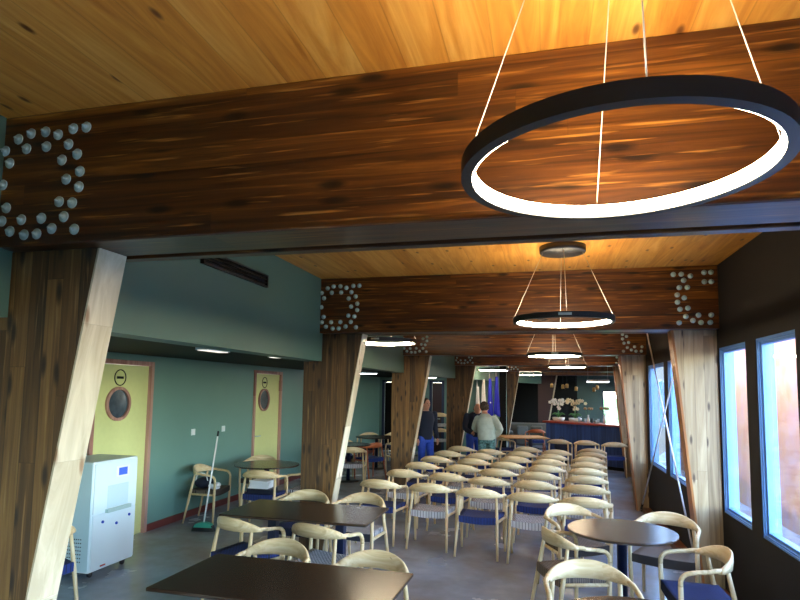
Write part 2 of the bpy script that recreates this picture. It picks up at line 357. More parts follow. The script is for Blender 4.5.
# right wall with its windows; travel +y, thickness to +x
spans = [(-3.1, -2.37), (-2.13, -1.40), (-1.0, -.27), (-.03, .70), (.94, 1.67), (2.40, 3.07), (3.30, 4.03), (4.27, 5.0), (5.23, 5.96), (6.4, 7.1), (7.33, 8.28), (8.52, 9.72)]
mb = MB(); wall_run(mb, (XR, FWD), (XR, 9.95), 0, ZC, .13, [(a-FWD, b-FWD, WZ0, WZ1) for a, b in spans])
struct(mb.build('wall_right', M_char))
win_n = [0]
def window(M, s0, s1, th=.13, mat=M_frameblue):
    win_n[0] += 1
    w = bpy.data.objects.new('window_%d' % win_n[0], None); COL.objects.link(w); struct(w)
    base = M @ Vector(((s0+s1)/2, th*.33, WZ0)); w.location = base; w.rotation_euler.z = math.atan2(M[1][0], M[0][0])
    h = (s1-s0)/2; H = WZ1-WZ0; y = -th*.33
    # local: x along the wall, y: towards outside is +n
    # the wall's own frame is left-handed (x along, y to the right) so mirror y
    def B(mb, x0, x1, y0, y1, z0, z1): return mb.box(x0, x1, -y1, -y0, z0, z1)
    f = MB(); t = .024
    B(f, -h, -h+t, -.03, .03, 0, H); B(f, h-t, h, -.03, .03, 0, H); B(f, -h+t, h-t, -.03, .03, 0, t); B(f, -h+t, h-t, -.03, .03, H-t, H)
    t2 = .046
    B(f, -h+t, -h+t2, -.015, .045, t, H-t); B(f, h-t2, h-t, -.015, .045, t, H-t); B(f, -h+t2, h-t2, -.015, .045, t, t2); B(f, -h+t2, h-t2, -.015, .045, H-t2, H-t)
    f.build('window_frame', mat, w, bevel=.003)
    l = MB(); q = .012
    B(l, -h, -h+q, y+.005, -.03, 0, H); B(l, h-q, h, y+.005, -.03, 0, H); B(l, -h+q, h-q, y+.005, -.03, H-q, H)
    yo = th*.67-.003
    B(l, -h, -h+q, .046, yo, 0, H); B(l, h-q, h, .046, yo, 0, H); B(l, -h+q, h-q, .046, yo, H-q, H)
    l.build('jamb_lining', mat, w)
    sl = MB(); B(sl, -h+q, h-q, y+.005, -.03, 0, q); sl.build('window_sill', mat, w)
    g = MB(); B(g, -h+t2, h-t2, .0, .008, t2, H-t2); g.build('pane', M_glass, w)
    return w
def portal(loc, sx, sy, rot):
    l = bpy.data.lights.new('window_daylight_portal', 'AREA'); l.shape = 'RECTANGLE'; l.size = sx; l.size_y = sy; l.cycles.is_portal = True
    o = bpy.data.objects.new('window_daylight_portal', l); COL.objects.link(o); o.location = loc; o.rotation_euler = rot
Mw = Matrix(((0, 1, 0, XR), (1, 0, 0, 0), (0, 0, 1, 0), (0, 0, 0, 1)))
for a, b in spans:
    window(Mw, a, b)
    portal((XR+.19, (a+b)/2, (WZ0+WZ1)/2), WZ1-WZ0, b-a, (0, PI/2, 0))
mb = MB()
for p0, p1 in (((XR, 9.95), (XR+.36, 13.8)), ((XR+.36, 13.8), (XR+1.3, 17.7)), ((XR+1.3, 17.7), (XR+2.5, 21.6)), ((XR+2.5, 21.6), (XR+3.2, 23.6))):
    L = math.hypot(p1[0]-p0[0], p1[1]-p0[1]); n = 3 if L > 3 else 0
    op = [(.45+i*1.05, 1.25+i*1.05, WZ0, WZ1) for i in range(n)]
    M = wall_run(mb, p0, p1, 0, ZC, .13, op)
    for a, b, _, _ in op: window(M, a, b)
struct(mb.build('wall_right', M_char))
# left upper wall (downstand) in bays
LP = [(XL, FWD), (XL, 2.10), (XL, 2.27), (XL, 5.98), (XL, 6.12), (XL, 9.88), (XL, 10.02), (XL+.34, 13.78), (XL+.36, 13.92), (XL+1.23, 17.68), (XL+1.26, 17.82), (XL+2.35, 21.5)]
for i in range(0, len(LP), 2):
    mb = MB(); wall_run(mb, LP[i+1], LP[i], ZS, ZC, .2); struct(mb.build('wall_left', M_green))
mb = MB()
for i in range(1, len(LP)-1, 2): wall_run(mb, LP[i+1], LP[i], ZB, ZC, .2)
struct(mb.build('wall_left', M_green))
# corridor wall with the doors
D1 = (5.42, 6.46); D2 = (9.16, 10.26); DH = 2.17
mb = MB(); wall_run(mb, (XW, 17.2), (XW, FWD), 0, 2.45, .2, [(17.2-D2[1], 17.2-D2[0], 0, DH), (17.2-D1[1], 17.2-D1[0], 0, DH)])
struct(mb.build('wall_left', M_teal))
mb = MB()
for a, b in ((FWD, D1[0]), (D1[1], D2[0]), (D2[1], 17.2)): mb.box(XW, XW+.02, a, b, 0, .09)
struct(mb.build('baseboard_left', M_redbase))
struct(MB().box(1.50, XR, FWD, 9.8, 0, .07).build('baseboard_right', M_floorstrip, bevel=.005))
# back wall behind the viewer; its unseen windows are added as daylight fill
mb = MB(); ops = [(.5, 1.5, .2, 2.15), (5.2, 6.3, .2, 1.8)]
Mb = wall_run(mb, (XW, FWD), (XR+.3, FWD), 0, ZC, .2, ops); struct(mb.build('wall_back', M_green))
for a, b, z0, z1 in ops:
    win_n[0] += 1
    w = bpy.data.objects.new('window_%d' % win_n[0], None); COL.objects.link(w); struct(w); w.location = (XW+(a+b)/2, FWD-.1, z0)
    h = (b-a)/2; H = z1-z0; f = MB(); t = .06
    f.box(-h, -h+t, -.04, .04, 0, H).box(h-t, h, -.04, .04, 0, H).box(-h+t, h-t, -.04, .04, 0, t).box(-h+t, h-t, -.04, .04, H-t, H); f.build('window_frame', M_frameblue, w)
    MB().box(-h+t, h-t, -.004, .004, t, H-t).build('pane', M_glass, w)
    portal((XW+(a+b)/2, FWD-.22, (z0+z1)/2), b-a, z1-z0, (PI/2, 0, 0))
# cross wall at the end of the corridor
mb = MB(); wall_run(mb, (XW, 17.2), (-1.05, 17.2), 0, ZC, -.2, [(.17, .77, 0, 2.1), (1.67, 1.97, 0, 2.1)]); struct(mb.build('wall_front', M_teal))
# far end wall behind the bar
mb = MB(); wall_run(mb, (-1.6, 23), (1.28, 23), 0, ZC, -.2); struct(mb.build('wall_front', M_black))
mb = MB(); wall_run(mb, (1.28, 23), (5.6, 23), 0, ZC, -.2, [(.90, 2.1, .3, 1.95)]); struct(mb.build('wall_front', M_greend))
mb = MB(); wall_run(mb, (-1.05, 17.2), (-1.6, 23), 0, ZC, -.2); struct(mb.build('wall_left', M_black))
win_n[0] += 1
w = bpy.data.objects.new('window_%d' % win_n[0], None); COL.objects.link(w); struct(w); w.location = (2.78, 23.08, .3)
f = MB(); f.box(-.6, -.54, -.05, .05, 0, 1.65).box(.54, .6, -.05, .05, 0, 1.65).box(-.54, .54, -.05, .05, 0, .06).box(-.54, .54, -.05, .05, 1.59, 1.65); f.build('window_frame', M_bluedk, w)
MB().box(-.54, .54, -.004, .004, .06, 1.59).build('pane', M_glass, w)
portal((2.78, 23.3, 1.1), 1.2, 1.65, (-PI/2, 0, 0))

# ------------------------------------------------------------------ doors
def oval(mb, cy, cz, r0, r1, x0, x1, n=36):
    for ra, rb, xa, xb in ((r0, r1, x1, x1), (r1, r1, x0, x1), (r0, r0, x0, x1)):
        v = [(xa, cy+ra*math.cos(2*PI*k/n), cz+ra*math.sin(2*PI*k/n)) for k in range(n)]+[(xb, cy+rb*math.cos(2*PI*k/n), cz+rb*math.sin(2*PI*k/n)) for k in range(n)]
        mb.add(v, [(k, (k+1) % n, (k+1) % n+n, k+n) for k in range(n)])
def door(n, y0, y1, cy, r):
    d = bpy.data.objects.new('door_%d' % n, None); COL.objects.link(d); struct(d); d.location = (XW, (y0+y1)/2, 0)
    h = (y1-y0)/2; c = cy-(y0+y1)/2
    f = MB(); t = .055
    f.box(-.12, .03, -h, -h+t, 0, DH).box(-.12, .03, h-t, h, 0, DH).box(-.12, .03, -h+t, h-t, DH-t, DH); f.build('door_frame', M_salmon, d, bevel=.004)
    MB().box(-.06, -.015, -h+t+.004, h-t-.004, .008, DH-t-.004).build('door_leaf', M_doorleaf, d)
    s = MB(); oval(s, c, 1.64, r-.035, r, -.015, .012); s.build('porthole_frame', M_salmon, d)
    g = MB(); nn = 36; v = [(-.010, c, 1.64)]+[(-.010, c+(r-.034)*math.cos(2*PI*k/nn), 1.64+(r-.034)*math.sin(2*PI*k/nn)) for k in range(nn)]
    v2 = [(-.014, p[1], p[2]) for p in v]
    g.add(v+v2, [(0, 1+k, 1+(k+1) % nn) for k in range(nn)]+[(nn+1, nn+2+(k+1) % nn, nn+2+k) for k in range(nn)]); g.build('porthole_glass', M_glassdark, d)
    q = MB(); oval(q, c+.02, 1.955, .088, .10, -.015, -.009); q.box(-.015, -.009, c+.02-.055, c+.02+.055, 1.94, 1.97); q.build('door_sign', M_black, d)
    k = MB(); k.tube([(-.015, -h+t+.07, 1.0), (.04, -h+t+.07, 1.0)], .01); k.tube([(.04, -h+t+.065, 1.0), (.04, -h+t+.19, 1.0)], .01); k.build('door_handle', M_steel, d)
    if n == 2:
        MB().box(-.03, .04, h-t-.02, h-t+.02, 1.8, 2.0).build('hinge', M_salmon, d)
door(1, D1[0], D1[1], 5.87, .205); door(2, D2[0], D2[1], 9.58, .205)
# far corridor doors
for n, x0, x1, leaf in ((3, XW+.17, XW+.77, M_glassdark), (4, XW+1.67, XW+1.97, M_reddoor)):
    d = bpy.data.objects.new('door_%d' % n, None); COL.objects.link(d); struct(d); d.location = ((x0+x1)/2, 17.2, 0); h = (x1-x0)/2
    MB().box(-h-.08, -h, -.03, .12, 0, 2.16).box(h, h+.08, -.03, .12, 0, 2.16).box(-h, h, -.03, .12, 2.1, 2.16).build('door_frame', M_bluedk, d)
    MB().box(-h+.004, h-.004, .04, .08, .005, 2.095).build('door_leaf', M_black if n == 3 else leaf, d)
    MB().tube([(h-.06, .04, 1), (h-.06, -.02, 1), (h-.14, -.02, 1)], .01).build('door_handle', M_steel, d)
# light switches
for y, lb in ((7.41, 'white wall switch between broom chair and first door'), (8.22, 'white wall switch nearer the second yellow door')):
    t = thing('light_switch', lb, 'light switch', (XW, y, 1.20))
    MB().box(0, .012, -.045, .045, -.045, .045).build('switch_plate', M_white, t, bevel=.003)
    MB().box(.012, .018, -.022, .022, -.03, .03).build('rocker', M_paper, t)

# ------------------------------------------------------------------ beams and columns
BL = [(-2.4, 2.99), (-2.32, 2.97), (-2.25, 2.99), (-2.17, 2.99), (-2.1, 2.97), (-2.02, 2.99), (-1.95, 2.99), (-2.39, 2.92), (-2.27, 2.92), (-2.16, 2.92), (-2.04, 2.92), (-1.99, 2.87), (-2.07, 2.85), (-2.36, 2.86), (-1.97, 2.79), (-2.04, 2.76), (-1.97, 2.72), (-2.39, 2.76), (-2.07, 2.66), (-2.0, 2.65), (-2.36, 2.65), (-2.38, 2.59), (-2.27, 2.59), (-2.16, 2.59), (-2.04, 2.59), (-2.33, 2.54), (-2.25, 2.52), (-2.18, 2.52), (-2.1, 2.54), (-1.98, 2.53)]
BR = [(1.23, 3.0), (1.3, 3.0), (1.38, 2.98), (1.5, 3.01), (1.56, 3.01), (1.32, 2.94), (1.28, 2.87), (1.35, 2.87), (1.5, 2.92), (1.56, 2.92), (1.26, 2.8), (1.32, 2.77), (1.26, 2.73), (1.28, 2.66), (1.35, 2.67), (1.33, 2.59), (1.27, 2.53), (1.39, 2.55), (1.44, 2.6), (1.46, 2.53), (1.55, 2.6), (1.54, 2.53)]
bolt_mesh = MB()
def bolt_obj():
    b = MB()
    prof = [(.0245, 0), (.0245, .004), (.021, .0055), (.0115, .006), (.0115, .0145), (.009, .0155), (.0055, .016), (.0055, .024), (.003, .025)]
    n = 14
    rings = [[(r*math.cos(2*PI*k/n), -z, r*math.sin(2*PI*k/n)) for k in range(n)] for r, z in prof]
    b.loft(rings); return b
BOLT = bolt_obj().build('bolt', M_steel)
first_bolt = True
ordn = ['nearest', 'second', 'third', 'fourth', 'fifth', 'sixth']
beam_desc = ['huge stained timber beam nearest the viewer, behind the big ring lamp', 'stained timber beam next behind the big nearest beam, behind the second ring lamp', 'third stained timber beam, low behind the second one', 'fourth stained timber beam down the room', 'fifth stained timber beam down the room', 'farthest stained timber beam above the bar']
for i, (fy, of) in enumerate(zip(FY, OFF)):
    x0, x1 = XL-.03+of, XR-.002+of; cx = (x0+x1)/2; cx = of
    r = thing('ceiling_beam', beam_desc[i], 'beam', (cx, fy, ZB))
    H = ZC-ZB
    MB().box(x0-cx, x1-cx, 0, .263, 0, H).build('main_timber', M_beam, r, bevel=.006)
    MB().box(x0-cx, x1-cx, .265, .318, .03, H).build('dark_slot', M_black, r)
    MB().box(x0-cx, x1-cx, .32, .38, 0, H).build('rear_board', M_beam, r, bevel=.004)
    for sx, sz in (BL+BR if i < 5 else BL[:20]):
        if i == 0 and sx > 0: continue
        if sx < XL+.005 or sx > XR-.02: continue
        b = BOLT if first_bolt else BOLT.copy()
        if not first_bolt: COL.objects.link(b)
        first_bolt = False
        b.parent = r; b.location = (sx+of-cx, 0, sz-ZB); 
tops = [0, 0, 0, 0, 0, 0]
names_l = ['stained timber column nearest the viewer at the left, tapering downward with a pale edge', 'second tapering timber column on the left, beside the corridor round table', 'third tapering timber column on the left, between the corridor tables and the seat rows', 'fourth tapering timber column on the left, behind the person in jeans', 'fifth tapering column on the left, right of the flags', 'farthest slim pale edged column standing at the bar']
names_r = ['tapering timber column at the right beside the viewer', 'tapering timber column painted window-lit at the right wall next to the big windows', 'tapering timber column painted window-lit at the right wall beyond the crossed steel rods', 'fourth tapering column at the right wall near the bar stools', 'fifth tapering column at the right wall behind the bar', 'farthest tapering column at the right wall']
for i, (fy, of) in enumerate(zip(FY, OFF)):
    bx = -2.2+of; y0, y1 = .09, .262
    c = thing('timber_column', names_l[i], 'column', (bx, fy, 0))
    o, it, ib = -2.62+of-bx, -1.925+of-bx, -2.35+of-bx
    e = .01 if i < 5 else .05
    MB().prism([(o, 0), (ib-e, 0), (it-e, ZB-.002), (o, ZB-.002)], 1, y0, y1).build('column_timber', M_colf if i < 5 else M_reddoor, c)
    MB().prism([(ib-e, 0), (ib, 0), (it, ZB-.002), (it-e, ZB-.002)], 1, y0, y1).build('edge_board', M_pale, c)['label'] = 'pale planed edge board'
    bx = 1.5+of; c = thing('timber_column', names_r[i], 'column', (bx, fy, 0))
    it, ib, o = 1.215+of-bx, 1.435+of-bx, XR-.004+of-bx
    MB().prism([(ib+.02, 0), (o, 0), (o, ZB-.002), (it+.02, ZB-.002)], 1, y0, y1).build('column_timber', M_colr_lit, c)
    MB().prism([(ib, 0), (ib+.02, 0), (it+.02, ZB-.002), (it, ZB-.002)], 1, y0, y1).build('edge_board', M_edge, c)['label'] = 'orange brown edge board'
# crossed rods between the second and third right-hand columns
def rod(name, lb, a, b):
    t = thing(name, lb, 'bracing rod', a)
    d = Vector(b)-Vector(a)
    MB().tube([(0, 0, 0), d], .0105, n=10).build('rod', M_rod, t)
    for f in (.012, .988):
        p = d*f; q = d*(f+(.03 if f < .5 else -.03)); MB().tube([p, q], .016, n=8).build('turnbuckle', M_blackmetal, t)
    for p in (Vector((0, 0, 0)), d):
        MB().box(p.x-.006, p.x+.006, p.y-.03, p.y+.03, p.z-.02 if p.z < 1 else p.z-.04, p.z+.04 if p.z < 1 else p.z+.02).build('anchor_plate', M_blackmetal, t)
    return t
rod('brace_rod', 'thin steel rod rising away from the foot of the window-side column', (1.50, 6.45, .04), (1.54, 9.40, 2.93))
rod('brace_rod', 'thin steel rod rising toward the viewer, crossing the other rod', (1.475, 9.74, .04), (1.515, 6.36, 2.90))
t = MB(); t.tube([(0, -.05, 0), (0, .05, 0)], .03, n=12)

# ------------------------------------------------------------------ lamps
def ring_lamp(label, loc, r=.41, canopy=None, w=.03, hh=.045):
    t = thing('ring_pendant_lamp', label, 'pendant lamp', loc, 0, None)
    MB().ring(r-w, r, 0, hh).build('ring_housing', M_blackmetal, t)
    MB().ring(r-w-.006, r-w-.0005, .004, hh-.004).build('light_strip', M_led, t)
    cz = ZC-loc[2]; cx, cy = (0, .0) if canopy is None else canopy
    for k in range(4):
        a = k*PI/2+.03
        MB().tube([(r*.985*math.cos(a), r*.985*math.sin(a), hh), (cx+.165*math.cos(a), cy+.165*math.sin(a), cz-.055)], .0018, n=6).build('suspension_wire', M_wire, t)
    MB().lathe([(.001, cz-.055), (.185, cz-.055), (.19, cz-.05), (.19, cz-.0005), (.001, cz-.0005)], n=40, c=(cx, cy, 0)).build('ceiling_canopy', M_blackmetal, t)
    if canopy is None: MB().box(-.05, .05, -r-.0015, -r, .014, .034).build('driver_plate', M_steel, t)
    return t
ring_lamp('largest black ring pendant lamp, nearest the viewer in front of the big beam', (.195, 1.59, 2.437), r=.415, canopy=(0, -.2))
ring_lamp('glowing black ring pendant hanging before the second beam under its round canopy', (.17, 4.93, 2.43))
ring_lamp('glowing ring pendant just below and beyond the second ring lamp, over the seat rows', (.17, 8.9, 2.39))
ring_lamp('small glowing ring pendant far down the room, right of the others over the seat rows', (.51, 12.8, 2.39))
ring_lamp('glowing ring pendant at left, half hidden by the second left column', (-1.92, 6.85, 2.43))
ring_lamp('glowing ring pendant over the two people and flags', (-1.26, 15.2, 2.40))
ring_lamp('glowing ring pendant beside the fifth left column', (-.42, 18.4, 2.38))
def strip(name, label, loc, sx, sy, m=M_ledpanel):
    t = thing(name, label, 'ceiling lamp', loc)
    MB().box(-sx/2, sx/2, -sy/2, sy/2, -.03, 0).build('lamp_housing', M_white, t)
    MB().box(-sx/2+.015, sx/2-.015, -sy/2+.015, sy/2-.015, -.036, -.03).build('diffuser', m, t)
strip('panel_lamp', 'small white panel lamp on the dark corridor ceiling near the first door', (-3.28, 5.2, ZK+.003), .14, .42, M_led_off)
strip('panel_lamp', 'thin panel lamp on the corridor ceiling above the second yellow door', (-3.06, 6.3, ZK+.003), .26, .16, M_led_off)
strip('panel_lamp', 'panel lamp on the corridor ceiling beyond the second left column', (-4.1, 12.7, ZK+.003), .7, .25, M_ledpanel)
strip('panel_lamp', 'panel lamp on the corridor ceiling beyond the third left column', (-3.16, 16.4, ZK+.003), .3, .2, M_ledpanel)
t = thing('box_pendant_lamp', 'white rectangular lamp above the right end of the bar', 'pendant lamp', (1.42, 16, 2.14))
MB().box(-.28, .28, -.09, .09, 0, .06).build('lamp_housing', M_pot, t); MB().box(-.27, .27, -.08, .08, -.008, 0).build('diffuser', M_ledpanel, t)
for s in (-.25, .25): MB().tube([(s, 0, .06), (s, 0, ZC-2.14)], .002, n=5).build('suspension_wire', M_wire, t)
pend = [(.23, 15.5, 2.03, 'leftmost'), (.51, 15.5, 2.0, 'second from left'), (.61, 15.5, 2.02, 'third from left'), (.84, 15.5, 1.95, 'third from right'), (1.28, 15.5, 1.93, 'second from right'), (1.35, 15.4, 1.99, 'rightmost')]
for px, py, pz, w in pend:
    t = thing('bar_pendant', 'small brass cylinder pendant over the bar, %s of six' % w, 'pendant lamp', (px, py, pz), 0, 'small pendants over the bar')
    MB().lathe([(.03, -.05), (.038, -.05), (.038, .04), (.02, .06), (.004, .062)], n=16).build('lamp_shade', M_gold, t)
    MB().tube([(0, 0, .06), (0, 0, ZC-pz)], .004, n=6).build('cord', M_blackmetal, t)
# vent on the upper left wall
t = thing('wall_vent', 'long black slot diffuser on the green upper wall', 'vent', (XL, 4.09, 2.80))
f = MB(); f.box(0, .03, -.5, .5, -.055, -.04).box(0, .03, -.5, .5, .04, .055).box(0, .03, -.5, -.485, -.04, .04).box(0, .03, .485, .5, -.04, .04); f.build('vent_frame', M_blackmetal, t)
MB().box(0, .006, -.485, .485, -.04, .04).build('backing', M_black, t)
for k in range(2): MB().box(.006, .024, -.485, .485, -.018+k*.03, -.012+k*.03).build('slat', M_blackmetal, t)

# ------------------------------------------------------------------ chairs
def arc_pt(u):
    """horseshoe back rail, u in [-1,1] is the crest, beyond are the arms"""
    a = u*1.12
    return Vector((.256*math.sin(a)/math.sin(1.12)*1.0, -.02-.235*math.cos(a)+.235*.43, 0))
def make_chair(label, seatm, woodm=None, legm=None, name='armchair'):
    wm = woodm or M_ash; lm = legm or M_ashleg
    t = thing(name, label, 'chair')
    # crest plus bent arms
    rings = []; K = 22
    for i in range(K+1):
        u = -1+2*i/K; p = arc_pt(u); q = arc_pt(u+.01)-arc_pt(u-.01); nrm = Vector((q.y, -q.x, 0)).normalized()   # outward-ish
        hgt = .024+.088*max(0, 1-u*u)**1.0; base = .656; th = .016+.010*abs(u)**2; lean = .12
        ring = []
        for (dn, dz) in ((-th, 0), (-th*.2, -.006), (th*.9, 0), (th*.9+lean*hgt*.5, hgt*.5), (th*.45+lean*hgt, hgt*.94), (lean*hgt, hgt), (-th*.33+lean*hgt, hgt*.94), (-th+lean*hgt*.5, hgt*.5)):
            ring.append(p+nrm*dn+Vector((0, 0, base+dz)))
        rings.append(ring)
    MB().loft(rings).build('backrest', wm, t)
    e = arc_pt(1)
    for s in (-1, 1):
        pts = [(s*(e.x-.010), e.y-.03, .673), (s*(e.x+.004), e.y+.03, .672), (s*.266, .04, .664), (s*.267, .13, .655), (s*.266, .19, .640), (s*.266, .222, .605), (s*.268, .228, .56)]
        MB().tube(pts, [.0165, .0165, .016, .016, .0165, .017, .017], n=8, sub=4).build('armrest', wm, t)
        MB().tube([(s*.255, .215, 0), (s*.262, .222, .25), (s*.268, .228, .56)], [.0125, .018, .017], n=8, sub=2).build('leg', lm, t)
        MB().tube([(s*.240, -.215, 0), (s*.222, -.135, .40), (s*.207, -.086, .664)], [.0125, .0185, .014], n=8, sub=2).build('leg', lm, t)
    f = MB()
    f.tube([(-.26, .215, .405), (.26, .215, .405)], .014, n=8); f.tube([(-.22, -.138, .405), (.22, -.138, .405)], .014, n=8)
    for s in (-1, 1): f.tube([(s*.262, .22, .392), (s*.222, -.137, .392)], .015, n=8)
    f.build('seat_frame', wm, t)
    rings = []; K = 10
    for i in range(K+1):
        v = i/K; y = -.160+v*.395; hw = .208+v*.043; ring = []
        for j in range(9):
            w_ = -1+2*j/8; ring.append((w_*hw, y, .446-.018*(1-w_*w_)*(.4+.6*math.sin(PI*v))))
        for j in range(9):
            w_ = 1-2*j/8; ring.append((w_*hw, y, .362+.014*(w_*w_)))
        rings.append(ring)
    MB().loft(rings).build('seat', seatm, t)
    return t
proto = {}
def chair(kind, cx, cy, face, label, group=None, z=0):
    """crest top at (cx,cy); face = direction (dx,dy) the chair looks"""
    d = Vector((face[0], face[1])).normalized(); rz = math.atan2(-d.x, d.y)
    loc = (cx+d.x*.165, cy+d.y*.165, z)
    if kind not in proto:
        sm = {'navy': M_seat_blue, 'grey': M_seat_grey, 'taupe': M_seat_brown}.get(kind, M_seat_blue)
        c = make_chair(label, sm, M_orange if kind == 'orange' else None, M_orange if kind == 'orange' else None); proto[kind] = c
        c.location = loc; c.rotation_euler = (0, 0, rz)
        if group: c['group'] = group
        return c
    c = dup(proto[kind], loc, rz, label)
    if 'group' in c: del c['group']
    if group: c['group'] = group
    return c
GR = {0: [(-1.97, 6.79), (-1.89, 7.75), (-1.83, 8.64), (-1.77, 9.52), (-1.71, 10.44), (-1.61, 11.4)],
      1: [(-1.32, 6.71), (-1.26, 7.62), (-1.19, 8.53), (-1.13, 9.40), (-1.09, 10.22), (-1.0, 11.02)],
      2: [(-.73, 6.56), (-.71, 7.44), (-.65, 8.28), (-.57, 9.12), (-.48, 9.96), (-.41, 10.80), (-.33, 11.76)],
      3: [(-.14, 6.47), (-.12, 7.33), (-.07, 8.14), (.02, 8.95), (.08, 9.75), (.14, 10.54), (.24, 11.38)],
      4: [(.42, 6.36), (.47, 7.20), (.55, 8.0), (.61, 8.78), (.68, 9.56), (.74, 10.34), (.84, 11.12), (.93, 11.90)]}
rown = ['front', 'second', 'third', 'fourth', 'fifth', 'sixth', 'seventh', 'eighth']
coln = ['leftmost file', 'second file from left', 'middle file', 'second file from right', 'rightmost file']
for c in GR:
    for r, (x, y) in enumerate(GR[c]):
        k = 'grey' if (c+r) % 2 == 1 else 'navy'
        if c == 0 and r == 0: k = 'navy'
        chair(k, x, y, (random.uniform(-.04, .04)+.10, 1), 'ash armchair with %s woven seat in the seat rows, %s row, %s' % (k, rown[r], coln[c]), 'ash armchairs in rows facing the bar')
G2 = 'ash armchairs around the dark tables'
chair('navy', -2.58, 4.42, (.35, 1), 'ash armchair with navy seat at the near side of the middle long table, left one', G2)
chair('grey', -1.84, 4.40, (.25, 1), 'ash armchair with grey striped seat, near side of the middle long table, right one', G2)
chair('taupe', -1.82, 3.93, (-.1, -1), 'ash armchair tucked behind the nearest long table, left one', G2)
chair('taupe', -1.08, 3.83, (-.15, -1), 'ash armchair tucked behind the nearest long table, right one', G2)
chair('navy', -2.44, 5.88, (-.05, -1), 'ash armchair with navy seat, far side of middle long table by the column', G2)
chair('grey', -1.80, 5.90, (-.22, -1), 'ash armchair with grey seat at the far side of the middle long table, right end', G2)
chair('navy', -3.70, 3.72, (-1, .35), 'ash armchair with dark seat half hidden behind the nearest left column', G2)
chair('taupe', .17, 5.95, (.5, -.85), 'x', G2)['label'] = 'ash armchair beyond the round table at right, turned toward it, behind the taupe one'
chair('taupe', .02, 4.83, (1, .45), 'ash armchair with taupe seat left of the round table at right', G2)
chair('navy', .25, 4.02, (.12, -1), 'ash armchair with pale backrest between the two round tables at right', G2)
chair('taupe', 1.12, 5.82, (-.35, -1), 'ash armchair with brown lit back beyond the round table by the window', G2)
chair('navy', 1.27, 4.60, (-1, -.05), 'ash armchair with navy seat right of the round table, back to the windows', G2)
chair('taupe', -4.76, 7.25, (1, .15), 'ash armchair against the green wall behind the broom, bag on its seat', G2)
chair('navy', -3.68, 7.02, (-.1, 1), 'ash armchair holding a pile of papers before the corridor round table', G2)
chair('taupe', -4.45, 8.62, (.3, -1), 'ash armchair behind the corridor round table by the second yellow door', G2)
chair('grey', -3.08, 7.70, (-1, .1), 'ash armchair between the corridor round table and the second left column', G2)
# corridor tables beyond the second column
chair('grey', -3.52, 10.4, (-.3, 1), 'ash armchair with pale seat beyond the second column, nearest of the corridor group', G2)
chair('orange', -3.35, 11.5, (-1, .6), 'x', G2)['label'] = 'brown wooden armchair sideways at the dark corridor tables'
chair('grey', -3.0, 12.3, (-.6, 1), 'ash armchair at the corridor tables half hidden by the third column', G2)
chair('navy', -4.30, 12.05, (.3, -1), 'ash armchair at the far side of the nearer corridor table, left', G2)
chair('navy', -4.30, 14.1, (.2, -1), 'ash armchair with pale back beyond the farther corridor table, left', G2)
chair('navy', -3.72, 14.6, (-.1, -1), 'ash armchair with pale back beyond the farther corridor table, right', G2)
# stacked pair at the corridor end
chair('grey', -2.94, 16.55, (0, 1), 'ash armchair on the floor carrying another chair at the corridor end', G2)
chair('grey', -2.93, 16.50, (.05, 1), 'ash armchair standing on top of another chair at the corridor end', G2, z=.447)
# chairs at the bar
for x, y, f, w in ((.34, 13.95, (.15, 1), 'left one carrying a dark bag'), (.94, 13.85, (.15, 1), 'middle one'), (1.54, 13.62, (.1, 1), 'right one nearest the column')):
    chair('navy', x, y, f, 'ash armchair facing the blue bar, %s' % w, 'ash armchairs at the bar')
chair('orange', -.18, 17.4, (-.2, 1), 'orange wooden armchair left of the bar under the orchids', None)
chair('grey', -1.75, 14.3, (1, .3), 'ash armchair left of the far wooden table beside the fleece wearer', G2)
chair('navy', -1.12, 14.55, (1, .3), 'ash armchair at the left end of the far light wooden table', G2)

# ------------------------------------------------------------------ tables
def rect_table(label, cx, cy, rz, L, W, topm=M_table):
    t = thing('dining_table', label, 'table', (cx, cy, 0), rz)
    MB().box(-L/2, L/2, -W/2, W/2, .718, .74).build('tabletop', topm, t, bevel=.006)
    for s in (-1, 1):
        x = s*(L/2-.35)
        MB().box(x-.04, x+.04, -.04, .04, .02, .70).build('table_column', M_tablebase, t, bevel=.004)
        MB().box(x-.05, x+.05, -W/2+.08, W/2-.08, .0, .02).build('foot_bar', M_blackmetal, t, bevel=.004)
        MB().box(x-.05, x+.05, -W/2+.12, W/2-.12, .70, .718).build('top_bracket', M_blackmetal, t)
    return t
rect_table('dark brown rectangular table nearest the viewer', -1.46, 3.17, -.02, 1.36, .70)
rect_table('dark brown rectangular table between the nearest one and the second left column', -2.10, 4.97, .0, 1.36, .74)
rect_table('light wooden rectangular table far off beside the fleece wearer', -.50, 14.75, .3, 1.1, .95, M_tabwood)
def round_table(label, cx, cy, r):
    t = thing('round_table', label, 'table', (cx, cy, 0))
    MB().lathe([(.01, .72), (r-.006, .72), (r, .726), (r, .735), (r-.004, .74), (.01, .74)], n=64, smooth=False).build('tabletop', M_table, t)
    MB().lathe([(.01, .015), (.038, .015), (.038, .70), (.12, .705), (.12, .72), (.01, .72)], n=20).build('table_column', M_tablebase, t)
    MB().lathe([(.01, 0), (.23, 0), (.23, .008), (.21, .015), (.01, .015)], n=40).build('base_plate', M_blackmetal, t)
    return t
round_table('dark round table at the right between the chairs by the windows', .615, 5.07, .425)
round_table('dark round table in the corridor before the second yellow door', -3.95, 7.80, .47)
round_table('dark round table at the bottom right edge, nearest the viewer', .45, 3.02, .425)
round_table('dark round table beyond the second left column, nearer of two', -3.86, 11.2, .45)
round_table('dark round table beyond the second left column, farther of two', -3.85, 13.2, .5)

